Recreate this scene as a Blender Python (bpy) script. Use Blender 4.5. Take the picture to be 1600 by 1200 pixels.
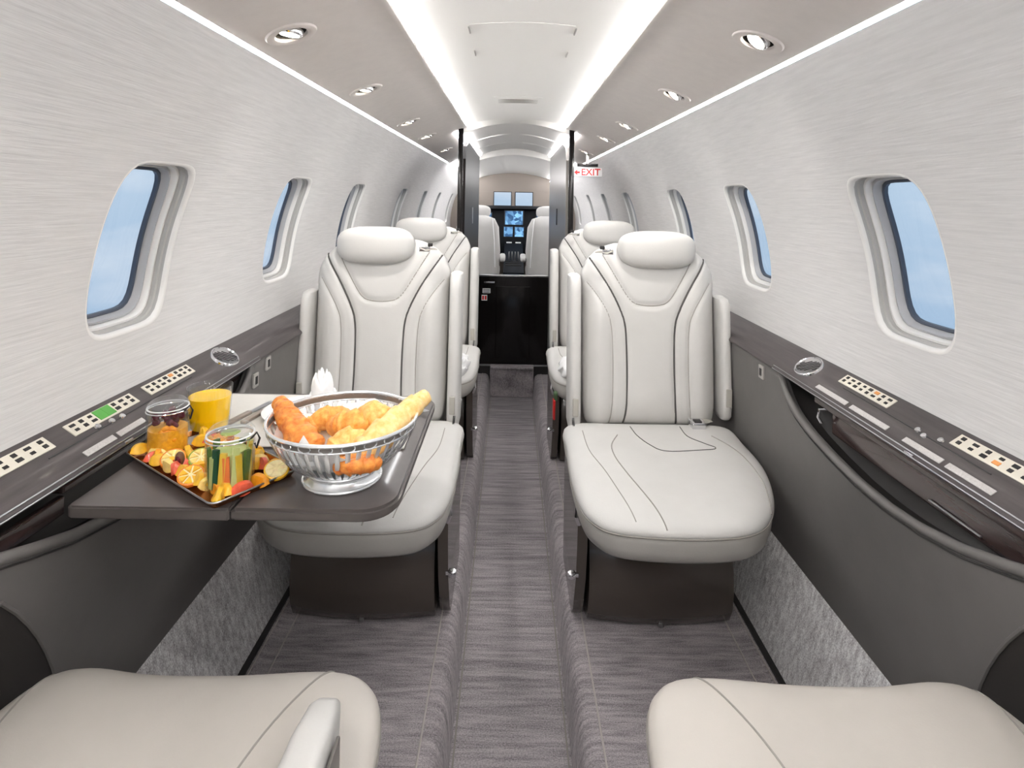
import bpy, bmesh, math, random
from mathutils import Vector, Matrix
from mathutils.bvhtree import BVHTree
PI = math.pi
random.seed(11)
S = bpy.context.scene
COL = S.collection
for o in list(bpy.data.objects): bpy.data.objects.remove(o)

# ------------------------------------------------------------------ camera, world, lights, exposure
cam_d = bpy.data.cameras.new('camera'); cam = bpy.data.objects.new('camera', cam_d); COL.objects.link(cam)
r = math.radians(.956)
cam.matrix_world = Matrix(((math.cos(r), -math.sin(r), 0, -.019), (0, 0, -1, 0), (math.sin(r), math.cos(r), 0, 1.13), (0, 0, 0, 1)))
cam_d.sensor_width = 36; cam_d.lens = 905 / 1600 * 36
cam_d.shift_x = .5 / 1600; cam_d.shift_y = -287.8 / 1600
cam_d.clip_start = .02; cam_d.clip_end = 200
S.camera = cam
S.view_settings.view_transform = 'Standard'; S.view_settings.look = 'None'
S.view_settings.gamma = 1; S.view_settings.use_curve_mapping = False
S.view_settings.exposure = 0.95
COVE, WASH, LENS, SPOT = 26.0, 26.0, 7.0, 8.5

w = bpy.data.worlds.new('sky'); S.world = w; w.use_nodes = True
nt = w.node_tree; N = nt.nodes; Lk = nt.links
bg = N['Background']; bg.inputs[1].default_value = .52
tc = N.new('ShaderNodeTexCoord'); sep = N.new('ShaderNodeSeparateXYZ'); Lk.new(tc.outputs['Generated'], sep.inputs[0])
rp = N.new('ShaderNodeValToRGB'); mr = N.new('ShaderNodeMapRange'); mr.inputs[1].default_value = -.35; mr.inputs[2].default_value = .35
Lk.new(sep.outputs[2], mr.inputs[0]); Lk.new(mr.outputs[0], rp.inputs[0])
rp.color_ramp.elements[0].color = (.30, .47, .68, 1); rp.color_ramp.elements[1].color = (.68, .81, .91, 1)
no = N.new('ShaderNodeTexNoise'); no.inputs['Scale'].default_value = 5; no.inputs['Detail'].default_value = 6
mp = N.new('ShaderNodeMapping'); mp.inputs[3].default_value = (1, 1, 3); Lk.new(tc.outputs['Generated'], mp.inputs[0]); Lk.new(mp.outputs[0], no.inputs[0])
r2 = N.new('ShaderNodeValToRGB'); r2.color_ramp.elements[0].position = .45; r2.color_ramp.elements[1].position = .75
r2.color_ramp.elements[0].color = (0, 0, 0, 1); r2.color_ramp.elements[1].color = (.6, .6, .6, 1); Lk.new(no.outputs[0], r2.inputs[0])
mx = N.new('ShaderNodeMixRGB'); mx.inputs[2].default_value = (.85, .9, .95, 1)
Lk.new(r2.outputs[0], mx.inputs[0]); Lk.new(rp.outputs[0], mx.inputs[1]); Lk.new(mx.outputs[0], bg.inputs[0])

# ------------------------------------------------------------------ helpers
def srgb(c):
    return tuple((v / 255 / 12.92 if v <= 10 else ((v / 255 + .055) / 1.055) ** 2.4) for v in c) + (1,)
def mat(name, c, rough=.5, metal=0, spec=.5, emit=0, trans=0, ior=1.45, coat=0, noise=None, bump=None, sss=0, sheen=0, colvar=.12):
    """noise=(scale xyz) streak / mottle of colour, bump=(scale xyz, strength, distance)"""
    m = bpy.data.materials.new(name); m.use_nodes = True
    nt = m.node_tree; p = nt.nodes['Principled BSDF']; L = nt.links
    c = srgb(c); p.inputs['Base Color'].default_value = c
    p.inputs['Roughness'].default_value = rough; p.inputs['Metallic'].default_value = metal
    p.inputs['Specular IOR Level'].default_value = spec; p.inputs['IOR'].default_value = ior
    p.inputs['Transmission Weight'].default_value = trans; p.inputs['Coat Weight'].default_value = coat
    p.inputs['Coat Roughness'].default_value = .06
    p.inputs['Subsurface Weight'].default_value = sss; p.inputs['Subsurface Radius'].default_value = (.01, .006, .003)
    p.inputs['Sheen Weight'].default_value = sheen
    if emit:
        p.inputs['Emission Color'].default_value = c; p.inputs['Emission Strength'].default_value = emit
    def tex(scale, detail=4):
        t = nt.nodes.new('ShaderNodeTexCoord'); mp = nt.nodes.new('ShaderNodeMapping'); mp.inputs[3].default_value = scale
        n = nt.nodes.new('ShaderNodeTexNoise'); n.inputs['Scale'].default_value = 1; n.inputs['Detail'].default_value = detail
        n.inputs['Roughness'].default_value = .6
        L.new(t.outputs['Object'], mp.inputs[0]); L.new(mp.outputs[0], n.inputs[0]); return n
    if noise is None and bump is None: bump = ((300, 300, 300), .02, .001)
    if noise:
        n = tex(noise); rp = nt.nodes.new('ShaderNodeValToRGB')
        rp.color_ramp.elements[0].position = .3; rp.color_ramp.elements[1].position = .7
        rp.color_ramp.elements[0].color = tuple(max(0, v * (1 - colvar)) for v in c[:3]) + (1,)
        rp.color_ramp.elements[1].color = tuple(min(1, v * (1 + colvar)) for v in c[:3]) + (1,)
        L.new(n.outputs[0], rp.inputs[0]); L.new(rp.outputs[0], p.inputs['Base Color'])
    if bump:
        n = tex(bump[0], 3); b = nt.nodes.new('ShaderNodeBump'); b.inputs['Strength'].default_value = bump[1]; b.inputs['Distance'].default_value = bump[2]
        L.new(n.outputs[0], b.inputs['Height']); L.new(b.outputs[0], p.inputs['Normal'])
    return m

def mesh(name, V, F, m=None, parent=None, smooth=True, loc=None, angle=None):
    me = bpy.data.meshes.new(name); me.from_pydata([tuple(v) for v in V], [], F); me.update()
    b = bmesh.new(); b.from_mesh(me); bmesh.ops.recalc_face_normals(b, faces=b.faces); b.to_mesh(me); b.free()
    me.polygons.foreach_set('use_smooth', [smooth] * len(me.polygons))
    if smooth: me.set_sharp_from_angle(angle=math.radians(angle or 40))
    if m: me.materials.append(m)
    o = bpy.data.objects.new(name, me); COL.objects.link(o)
    if parent: o.parent = parent
    if loc: o.location = loc
    return o
def tag(o, label=None, cat=None, group=None, kind=None):
    if label: o['label'] = label
    if cat: o['category'] = cat
    if group: o['group'] = group
    if kind: o['kind'] = kind
    return o
def thing(name, label, cat, loc=(0, 0, 0), rz=0, group=None, kind=None):
    o = bpy.data.objects.new(name, None); COL.objects.link(o); o.location = loc; o.rotation_euler = (0, 0, rz); o.empty_display_size = .05
    return tag(o, label, cat, group, kind)
def children(o): return [c for c in COL.objects if c.parent == o]
def copy_tree(o, parent=None):
    c = o.copy(); COL.objects.link(c)
    if parent: c.parent = parent
    for ch in children(o): copy_tree(ch, c)
    return c

class G:                                                    # geometry collector
    def __init__(s): s.V = []; s.F = []
    def add(s, V, F):
        k = len(s.V); s.V += [Vector(v) for v in V]; s.F += [tuple(i + k for i in f) for f in F]; return s
    def box(s, c, d, bev=0, M=None):
        b = bmesh.new(); bmesh.ops.create_cube(b, size=1); bmesh.ops.scale(b, vec=d, verts=b.verts)
        if bev: bmesh.ops.bevel(b, geom=list(b.edges), offset=bev, segments=3, affect='EDGES', profile=.6)
        if M: bmesh.ops.transform(b, matrix=M, verts=b.verts)
        b.verts.index_update(); s.add([v.co + Vector(c) for v in b.verts], [[v.index for v in f.verts] for f in b.faces]); b.free(); return s
    def loft(s, R, cap0=True, cap1=True, closed=True):
        n = len(R[0]); V = [v for q in R for v in q]; F = []
        for i in range(len(R) - 1):
            for j in range(n if closed else n - 1):
                F.append((i * n + j, i * n + (j + 1) % n, (i + 1) * n + (j + 1) % n, (i + 1) * n + j))
        if cap0 and closed: F.append(tuple(range(n)))
        if cap1 and closed: F.append(tuple((len(R) - 1) * n + j for j in range(n)))
        return s.add(V, F)
    def tube(s, P, r, n=8, closed=False, flat=1.0):
        P = [Vector(p) for p in P]; R = []; up = None
        for i, p in enumerate(P):
            a = P[i - 1] if (i or closed) else p; c = P[(i + 1) % len(P)] if (i < len(P) - 1 or closed) else p
            t = (c - a).normalized()
            if up is None:
                up = Vector((0, 0, 1)) if abs(t.z) < .9 else Vector((1, 0, 0))
            x = t.cross(up).normalized(); up = x.cross(t).normalized()
            rr = r[i] if isinstance(r, (list, tuple)) else r
            R.append([p + x * math.cos(k * 2 * PI / n) * rr + up * math.sin(k * 2 * PI / n) * rr * flat for k in range(n)])
        if closed: R.append(R[0])
        return s.loft(R, not closed, not closed)
    def lathe(s, prof, n=32, M=None):
        R = [[Vector((q[0] * math.cos(k * 2 * PI / n), q[0] * math.sin(k * 2 * PI / n), q[1])) for k in range(n)] for q in prof]
        if M: R = [[M @ v for v in q] for q in R]
        return s.loft(R, False, False)
    def prism(s, P, y0, y1):                                 # profile in x,z swept along y
        return s.loft([[Vector((x, y, z)) for x, z in P] for y in (y0, y1)])
    def ob(s, name, m, parent=None, smooth=True, **k): return mesh(name, s.V, s.F, m, parent, smooth, **k)

def lerp(a, b, t): return a + (b - a) * t
def interp(x, T):
    if x <= T[0][0]: return T[0][1]
    for (a, u), (b, v) in zip(T, T[1:]):
        if x <= b: return lerp(u, v, (x - a) / (b - a))
    return T[-1][1]
def spline(P, n=8, closed=False):
    P = [Vector(p) for p in P]; m = len(P); out = []
    for i in range(m if closed else m - 1):
        if closed: a, b, c, d = P[i - 1], P[i], P[(i + 1) % m], P[(i + 2) % m]
        else: a, b, c, d = P[max(i - 1, 0)], P[i], P[i + 1], P[min(i + 2, m - 1)]
        for k in range(n):
            t = k / n
            out.append(.5 * ((2 * b) + (c - a) * t + (2 * a - 5 * b + 4 * c - d) * t * t + (3 * b - 3 * c + d - a) * t ** 3))
    if not closed: out.append(P[-1])
    return out
def text_mesh(name, s, size, m, parent, M, extrude=.0004):
    cu = bpy.data.curves.new(name, 'FONT'); cu.body = s; cu.size = size; cu.align_x = 'CENTER'; cu.align_y = 'CENTER'; cu.extrude = extrude; cu.offset = size * .02
    t = bpy.data.objects.new(name, cu); COL.objects.link(t)
    me = bpy.data.meshes.new_from_object(t.evaluated_get(bpy.context.evaluated_depsgraph_get())); bpy.data.objects.remove(t)
    me.materials.clear(); me.materials.append(m); me.transform(M)
    o = bpy.data.objects.new(name, me); COL.objects.link(o); o.parent = parent; return o

# ------------------------------------------------------------------ materials
M_wall = mat('wall_fabric', (212, 210, 209), .85, noise=(30, 10, 170), bump=((40, 9, 230), .24, .004), colvar=.06)
M_val = mat('valance_suede', (214, 207, 202), .6, noise=(30, 30, 30), colvar=.03)
M_ceil = mat('headliner', (226, 223, 218), .6)
M_trim = mat('window_plastic', (212, 208, 202), .35, coat=.2)
M_lip = mat('window_lip', (232, 230, 227), .3, coat=.3)
M_rev = mat('window_reveal', (176, 174, 170), .4)
M_trim2 = mat('window_inner_trim', (178, 178, 180), .4)
M_gask = mat('window_gasket', (70, 78, 92), .5)
def thin_glass(name, tint, ior):
    m = bpy.data.materials.new(name); m.use_nodes = True; nt = m.node_tree; nt.nodes.remove(nt.nodes['Principled BSDF'])
    o = nt.nodes['Material Output']; tr_ = nt.nodes.new('ShaderNodeBsdfTransparent'); tr_.inputs[0].default_value = tint + (1,)
    gl = nt.nodes.new('ShaderNodeBsdfGlossy'); gl.inputs['Roughness'].default_value = .02; lw = nt.nodes.new('ShaderNodeLayerWeight'); pw = nt.nodes.new('ShaderNodeMath'); pw.operation = 'POWER'; pw.inputs[1].default_value = 4; nt.links.new(lw.outputs['Facing'], pw.inputs[0])
    fr = nt.nodes.new('ShaderNodeMath'); fr.operation = 'MULTIPLY_ADD'; fr.inputs[1].default_value = ior; fr.inputs[2].default_value = ior * .06; nt.links.new(pw.outputs[0], fr.inputs[0])
    mx = nt.nodes.new('ShaderNodeMixShader'); nt.links.new(fr.outputs[0], mx.inputs[0]); nt.links.new(tr_.outputs[0], mx.inputs[1]); nt.links.new(gl.outputs[0], mx.inputs[2]); nt.links.new(mx.outputs[0], o.inputs[0]); return m
M_glass = thin_glass('clear_glass', (.97, .98, .98), .75)
M_pane = thin_glass('window_acrylic', (.98, .985, 1.0), .22)
M_lea = mat('grey_leather', (199, 197, 194), .42, noise=(9, 9, 9), bump=((260, 260, 260), .12, .0015), colvar=.03)
M_lea2 = mat('warm_leather', (192, 186, 179), .42, noise=(9, 9, 9), bump=((260, 260, 260), .12, .0015), colvar=.03)
M_skirt = mat('skirt_leather', (176, 173, 168), .45, bump=((260, 260, 260), .12, .0015))
M_seam = mat('dark_seam', (78, 76, 74), .7)
M_seam2 = mat('pale_seam', (150, 146, 140), .7)
M_chrome = mat('chrome', (225, 225, 228), .12, metal=1)
M_steel = mat('brushed_metal', (180, 180, 182), .3, metal=1)
M_ped = mat('pedestal_leather', (78, 70, 64), .24, coat=.5)
M_dark = mat('dark_plastic', (38, 36, 36), .4)
M_blk = mat('gloss_black', (22, 19, 19), .15, spec=.3, coat=.1)
M_brz = mat('bronze_panel', (120, 116, 112), .3, metal=.4)
M_ledge = mat('ledge_veneer', (74, 68, 68), .42, coat=.15, noise=(90, 6, 90), colvar=.25)
M_wood = mat('dark_gloss_wood', (62, 48, 46), .14, coat=.6, noise=(60, 5, 60), colvar=.4)
M_side = mat('sidewall_leather', (108, 105, 103), .5, noise=(12, 12, 12), bump=((200, 200, 200), .15, .001), colvar=.05)
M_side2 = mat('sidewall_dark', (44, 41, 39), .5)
M_table = mat('table_laminate', (84, 78, 76), .3, coat=.3, noise=(30, 30, 30), colvar=.06)
M_pipe = mat('carpet_piping', (190, 184, 180), .8)
M_sock = mat('socket_plate', (170, 166, 162), .4)
M_plac = mat('placard_cream', (222, 216, 202), .5)
M_strip = mat('pale_strip', (196, 192, 190), .45, noise=(500, 400, 500), colvar=.15)
M_ink = mat('ink_black', (40, 38, 38), .6)
M_green = mat('ink_green', (92, 170, 76), .5)
M_or = mat('ink_orange', (222, 150, 84), .5)
M_red = mat('ink_red', (205, 42, 40), .5)
M_white = mat('white_plastic', (240, 240, 240), .4)
M_strap = mat('belt_webbing', (170, 166, 158), .8, bump=((600, 600, 600), .3, .001))
M_cove = mat('cove_led', (252, 253, 255), .5, emit=COVE)
M_far = mat('far_glow', (252, 252, 255), .5, emit=10)
M_wash = mat('wash_led', (252, 253, 255), .5, emit=WASH)
M_lens = mat('lamp_lens', (255, 246, 228), .3, emit=LENS)

def carpet(name, c, scale, fine, var=.5):
    m = bpy.data.materials.new(name); m.use_nodes = True; nt = m.node_tree; L = nt.links; p = nt.nodes['Principled BSDF']
    p.inputs['Roughness'].default_value = .95; p.inputs['Specular IOR Level'].default_value = .1; p.inputs['Sheen Weight'].default_value = .15
    t = nt.nodes.new('ShaderNodeTexCoord')
    def nz(sc, d):
        mp = nt.nodes.new('ShaderNodeMapping'); mp.inputs[3].default_value = sc
        n = nt.nodes.new('ShaderNodeTexNoise'); n.inputs['Scale'].default_value = 1; n.inputs['Detail'].default_value = d; n.inputs['Roughness'].default_value = .65
        L.new(t.outputs['Object'], mp.inputs[0]); L.new(mp.outputs[0], n.inputs[0]); return n
    a = nz(scale, 5); b = nz(fine, 2)
    ad = nt.nodes.new('ShaderNodeMath'); ad.operation = 'ADD'; L.new(a.outputs[0], ad.inputs[0]); L.new(b.outputs[0], ad.inputs[1])
    hv = nt.nodes.new('ShaderNodeMath'); hv.operation = 'MULTIPLY'; hv.inputs[1].default_value = .5; L.new(ad.outputs[0], hv.inputs[0])
    rp = nt.nodes.new('ShaderNodeValToRGB'); rp.color_ramp.elements[0].position = .38; rp.color_ramp.elements[1].position = .62
    cc = srgb(c)
    rp.color_ramp.elements[0].color = tuple(v * (1 - var) for v in cc[:3]) + (1,); rp.color_ramp.elements[1].color = tuple(min(1, v * (1 + var)) for v in cc[:3]) + (1,)
    L.new(hv.outputs[0], rp.inputs[0]); L.new(rp.outputs[0], p.inputs['Base Color'])
    bp = nt.nodes.new('ShaderNodeBump'); bp.inputs['Strength'].default_value = .5; bp.inputs['Distance'].default_value = .003
    L.new(hv.outputs[0], bp.inputs['Height']); L.new(bp.outputs[0], p.inputs['Normal'])
    return m
M_car = carpet('aisle_carpet', (164, 158, 161), (5, 75, 5), (260, 330, 60))
M_car2 = carpet('footwell_carpet', (166, 159, 162), (9, 85, 9), (330, 420, 90))
M_car3 = carpet('sill_carpet', (226, 219, 223), (14, 90, 40), (300, 420, 300))

# ------------------------------------------------------------------ cabin shell
Y0, Y1 = -1.2, 7.0
RR, XC, ZC = .7514, -.007, .858
def W(side, y, s, d=0):                                      # s = arc length along wall (phi*R), d = outward depth
    p = s / RR
    return Vector((side * (XC + (RR + d) * math.cos(p)), y, ZC + (RR + d) * math.sin(p)))
def polar(a, b, n, th):
    c, s = math.cos(th), math.sin(th)
    return (abs(c / a) ** n + abs(s / b) ** n) ** (-1 / n)
def holed(mapf, y0, y1, t0, t1, holes, half, a, b, n, per=12, lip=0):
    """a strip (y,t) with rounded holes; a = half size in y, b = half size in t; returns G"""
    g = G(); ts = [lerp(t0, t1, i / per) for i in range(per + 1)]
    def plain(ya, yb):
        k = max(1, int((yb - ya) / .1)); rows = [[mapf(lerp(ya, yb, i / k), t) for t in ts] for i in range(k + 1)]
        g.loft(rows, closed=False)
    y = y0
    for yc, tc_ in sorted(holes):
        if yc - half > y + 1e-4: plain(y, yc - half)
        # boundary, counter-clockwise from the corner (yc+half, t0)
        B = []
        for i in range(per): B.append((yc + half, ts[i]))
        for i in range(per): B.append((yc + half - 2 * half * i / per, t1))
        for i in range(per): B.append((yc - half, ts[per - i]))
        for i in range(per): B.append((yc - half + 2 * half * i / per, t0))
        rings = []
        for k in range(6):
            q = []
            for (by, bt) in B:
                th = math.atan2(bt - tc_, by - yc); rr = polar(a, b, n, th)
                q.append(mapf(lerp(by, yc + rr * math.cos(th), k / 5), lerp(bt, tc_ + rr * math.sin(th), k / 5)))
            rings.append(q)
        g.loft(rings, False, False)
        y = yc + half
    if y < y1 - 1e-4: plain(y, y1)
    return g
S0, S1 = -.1308 * RR, .805 * RR
WIN_S, WIN_A, WIN_B, WIN_N = .2337 * RR, .117, .1686, 5.2
WINS = [-.98, -.29, .40, 1.10, 1.80, 2.50, 3.55, 4.42, 5.30, 6.40]
wi = 0
LAB = {1.10: 'large oval cabin window nearest the camera on the %s wall', 1.80: 'second cabin window from the camera on the %s wall'}
for side, nm in ((-1, 'left'), (1, 'right')):
    g = holed(lambda y, t: W(side, y, t), Y0, Y1, S0, S1, [(y, WIN_S) for y in WINS], .22, WIN_A, WIN_B, WIN_N, 14)
    o = g.ob('wall_' + nm, M_wall, angle=80); tag(o, kind='structure')
    proto = None
    for y in WINS:
        wi += 1
        e = bpy.data.objects.new('window_%d' % wi, None); COL.objects.link(e); e.location = (0, y, 0); tag(e, kind='structure')
        if proto is None:
            def ring(off, d, nn=64):
                q = []
                for k in range(nn):
                    th = k * 2 * PI / nn; rr = polar(WIN_A + off, WIN_B + off, WIN_N, th)
                    q.append(W(side, rr * math.cos(th), WIN_S + rr * math.sin(th), d))
                return q
            pr = [(.003, .0016), (.0, .0002), (-.004, .0006), (-.0075, .0035), (-.009, .008)]
            G().loft([ring(*q) for q in pr], False, False).ob('outer_lip', M_lip, e)
            pr = [(-.009, .008), (-.0095, .014), (-.0125, .0165), (-.013, .026)]
            f = G().loft([ring(*q) for q in pr], False, False).ob('window_frame', M_rev, e)
            pr = [(-.013, .026), (-.0135, .0245), (-.0175, .0245), (-.020, .029), (-.021, .037)]
            G().loft([ring(*q) for q in pr], False, False).ob('inner_ridge', M_lip, e)
            pr = [(-.021, .037), (-.023, .0345), (-.026, .034), (-.0275, .039), (-.031, .048)]
            G().loft([ring(*q) for q in pr], False, False).ob('inner_frame', M_trim2, e)
            pr = [(-.031, .048), (-.033, .0465), (-.037, .048), (-.037, .056)]
            G().loft([ring(*q) for q in pr], False, False).ob('gasket', M_gask, e)
            G().loft([ring(-.036, .052)] + [ring(-.036, .056)]).ob('pane', M_pane, e)
            proto = e
        else:
            for c in children(proto):
                d = c.copy(); COL.objects.link(d); d.parent = e

# valance: flat lamp strip and curved inner part
VT = math.hypot(.507 - .325, 1.475 - 1.407)
def val(side):
    return lambda y, t: Vector((side * lerp(.507, .325, t / VT), y, lerp(1.407, 1.475, t / VT)))
VN = Vector((-.068, 0, -.182)).normalized()                  # outward (down, inward) for side +1
LY = [-.62, .25, 1.085, 1.64, 2.32, 2.83, 3.6]  # lamp spacing in view back-projected from image pixels onto the valance
for side, nm in ((-1, 1), (1, 2)):
    f = val(side)
    g = holed(f, Y0, 4.55, 0, VT, [(y, .075) for y in LY], .07, .030, .030, 2, 10)
    P = [(.325, 1.475), (.315, 1.479), (.30, 1.484), (.28, 1.488), (.265, 1.490), (.257, 1.4905), (.2545, 1.492), (.254, 1.497), (.256, 1.503)]
    g.loft([[Vector((side * x, y, z)) for x, z in P] for y in (Y0, 2.95)], closed=False)
    g.loft([[Vector((side * x, y, z)) for x, z in P[:3]] for y in (2.95, 4.55)], closed=False)
    g.loft([[Vector((side * x, y, z)) for x, z in ((.507, 1.407), (.511, 1.412), (.513, 1.42))] for y in (Y0, 4.55)], closed=False)
    # closing end of the valance
    g.add([(side * .507, 4.55, 1.407), (side * .325, 4.55, 1.475), (side * .30, 4.55, 1.484), (side * .30, 4.55, 1.56), (side * .507, 4.55, 1.56)], [(0, 1, 2, 3, 4)])
    tag(g.ob('trim_%d' % nm, M_val, angle=50), kind='structure')
    # cove light along the aisle edge, wash light at the wall
    g = G().loft([[Vector((side * x, y, z)) for x, z in ((.2600, 1.500), (.2575, 1.508), (.253, 1.5155), (.256, 1.520), (.268, 1.508))] for y in (Y0, 2.97)])
    tag(g.ob('light_strip', M_cove), 'bright white cove light strip along the %s edge of the ceiling panel' % ('left', 'right')[nm - 1], 'light')
    g = G().loft([[Vector((side * x, y, z)) for x, z in ((.5128, 1.4044), (.5142, 1.4030), (.519, 1.404), (.513, 1.412))] for y in (Y0, 4.55)])
    tag(g.ob('wall_wash_light', M_wash), 'thin glowing light line between the valance and the %s wall' % ('left', 'right')[nm - 1], 'light')
for side, nm in ((-1, 'left'), (1, 'right')):
    g = G().loft([[Vector((side * x, y, z)) for x, z in ((.500, 1.418), (.512, 1.410), (.515, 1.414), (.505, 1.424))] for y in (4.57, 6.88)])
    tag(g.ob('wall_wash_light', M_far), 'added light line brightening the far %s wall, beyond the end of the valance' % nm, 'light')  # emitter added past the valance to brighten the far wall
    g = G().loft([[Vector((side * x, y, z)) for x, z in ((.262, 1.452), (.250, 1.462), (.254, 1.468), (.268, 1.462))] for y in (3.0, 4.36)])
    tag(g.ob('light_strip', M_far), 'light strip over the %s divider panel' % nm, 'light')
for side, nm in ((-1, 'left'), (1, 'right')):
    g = G().loft([[Vector((side * x, y, z)) for x, z in ((.302, 1.470), (.318, 1.466), (.318, 1.474), (.302, 1.478))] for y in (3.0, 4.5)])
    tag(g.ob('light_strip', M_far), 'added light strip outside the %s divider panel, lighting the far wall' % nm, 'light')  # strip added to brighten the wall cut off by the panels
# ceiling centre panel
def arch(hw, z0, rise, n=16): return [(-hw + 2 * hw * i / n, z0 + rise * (1 - (2 * i / n - 1) ** 2)) for i in range(n + 1)]
g = G().loft([[Vector((x, y, z)) for x, z in arch(.254, 1.516, .032, 24)] for y in (Y0, 2.0, 2.98)], closed=False)
# forward of the seats: low curved headliner with transverse joints
for k, (ya, yb) in enumerate([(2.98, 3.45), (3.47, 3.9), (3.92, 4.38)]):
    z = 1.515 - .004 * k
    g.loft([[Vector((x, y, z_)) for x, z_ in arch(.30, z - .06, .07)] for y in (ya, yb)], closed=False)
    g.loft([[Vector((x, yb, z_)) for x, z_ in arch(.30, z - .06, .07)], [Vector((x, yb + .02, z_ + .012)) for x, z_ in arch(.30, z - .06, .07)]], closed=False)
g.loft([[Vector((x, y, z)) for x, z in arch(.62, zz, .15)] for y, zz in ((4.40, 1.36), (7.0, 1.295))], closed=False)
# top closure above everything
g.add([(-.62, Y0, 1.56), (.62, Y0, 1.56), (.62, 7, 1.56), (-.62, 7, 1.56)], [(0, 1, 2, 3)])
ceil = tag(g.ob('ceiling', M_ceil), kind='structure')
for (ya, yb, hw, z) in ((1.36, 1.66, .125, 1.5392), (2.33, 2.53, .10, 1.542), (.55, .95, .15, 1.536)):
    R = []
    for y, dz in ((ya, .002), (ya, 0), (yb, 0), (yb, .002)): R.append([Vector((x, y, z_ + dz)) for x, z_ in arch(hw, z, .032 * (hw / .254) ** 2, 8)])
    G().loft(R, closed=False).ob('service_panel', M_ceil, ceil)
for y in (1.40, 1.62):
    for s in (-1, 1): G().box((s * .128, y, 1.5385), (.003, .05, .004)).ob('panel_hinge', M_seam2, ceil)
for dy in (0, .012, .024, .036): G().box((0, 2.40 + dy * 2, 1.5455), (.18, .006, .004)).ob('vent_slot', M_seam2, ceil)
# unseen strips added beside the arch to brighten the far ceiling
for s in (-1, 1):
    g = G().loft([[Vector((s * x, y, z - dz)) for x, z in ((.42, 1.415), (.46, 1.395), (.465, 1.405), (.43, 1.43))] for y, dz in ((4.5, 0), (6.8, .065))])
    tag(g.ob('light_strip', M_far), 'unseen light strip brightening the ceiling beyond the doorway, on the %s' % ('left' if s < 0 else 'right'), 'light')

# end walls
g = G().box((0, Y0 - .01, .9), (1.6, .02, 1.5)); tag(g.ob('wall_back', M_wall, smooth=False), kind='structure')
g = G()
for x0, x1, z0, z1 in ((-.8, .8, -.2, 1.055), (-.8, .8, 1.225, 1.6), (-.8, -.235, 1.055, 1.225), (.235, .8, 1.055, 1.225), (-.02, .02, 1.055, 1.225)):
    g.box(((x0 + x1) / 2, 6.9, (z0 + z1) / 2), (x1 - x0, .03, z1 - z0), .002)
M_front = mat('cockpit_trim', (150, 140, 132), .6)
tag(g.ob('wall_front', M_front, smooth=False), kind='structure')
for x in (-.1275, .1275):
    wi += 1
    e = tag(bpy.data.objects.new('window_%d' % wi, None), kind='structure'); COL.objects.link(e); e.location = (x, 6.9, 1.14)
    g = G()
    for k in (-1, 1): g.box((k * .104, -.018, 0), (.008, .01, .17)); g.box((0, -.018, k * .082), (.216, .01, .008))
    g.ob('window_frame', M_dark, e, False); G().box((0, .005, 0), (.208, .006, .164)).ob('pane', M_pane, e, False)

# floor: sunken aisle, rounded rails, seat floors, sloped sill carpet
g = G().box((0, 1.28, -.144), (.30, 4.98, .02)); fl = tag(g.ob('floor', M_car, smooth=False), kind='structure')
for s in (-1, 1):
    P = [(.137, -.134), (.140, -.09), (.143, -.05), (.148, -.025), (.156, -.008), (.168, 0), (.186, .001), (.190, 0)]
    G().loft([[Vector((s * x, y, z)) for x, z in P] for y in (Y0, 3.77)], closed=False).ob('aisle_rail', M_car2, fl)
    G().box((s * .130, 1.28, -.133), (.004, 4.96, .002)).ob('aisle_seam', M_seam2, fl)
    P = [(.190, 0), (.3, 0), (.5, 0), (.577, 0), (.60, .001), (.622, .006), (.628, .006)]
    G().loft([[Vector((s * x, y, z)) for x, z in P] for y in (Y0, 3.77)], closed=False).ob('footwell_carpet', M_car2, fl)
    for x, z in ((.190, .001), (.577, .001), (.620, .006)):
        G().tube([(s * x, Y0, z), (s * x, 3.77, z)], .0022, 6).ob('carpet_piping', M_pipe, fl)
    P = [(.636, -.004), (.638, .018), (.642, .03), (.703, .245), (.72, .25)]
    G().loft([[Vector((s * x, y, z)) for x, z in P] for y in (Y0, 7)], closed=False).ob('sill_carpet', M_car3, fl)
    G().box((s * .632, 2.9, .004), (.013, 8.2, .022)).ob('gap_strip', M_dark, fl)  # dark strip painting the shaded gap between footwell and sill carpets
g = G().box((0, 3.71 + .05, -.035), (.28, .1, .2), .008).ob('step_riser', M_car2, fl)
G().box((0, 3.702, .055), (.27, .02, .014), .005).ob('step_nose', M_car, fl)
G().box((0, 5.4, .02), (1.4, 3.28, .06)).ob('cockpit_floor', M_dark, fl)

G().box((0, 2.9, -.19), (1.6, 8.3, .02)).ob('leak_slab', M_dark, fl, False)  # unseen slab added to block light leaking up between the carpets
for s in (-1, 1): G().box((s * .745, 2.9, .0), (.02, 8.3, .5)).ob('leak_wall', M_dark, fl, False)  # unseen side boards added to close off outside light
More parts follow.
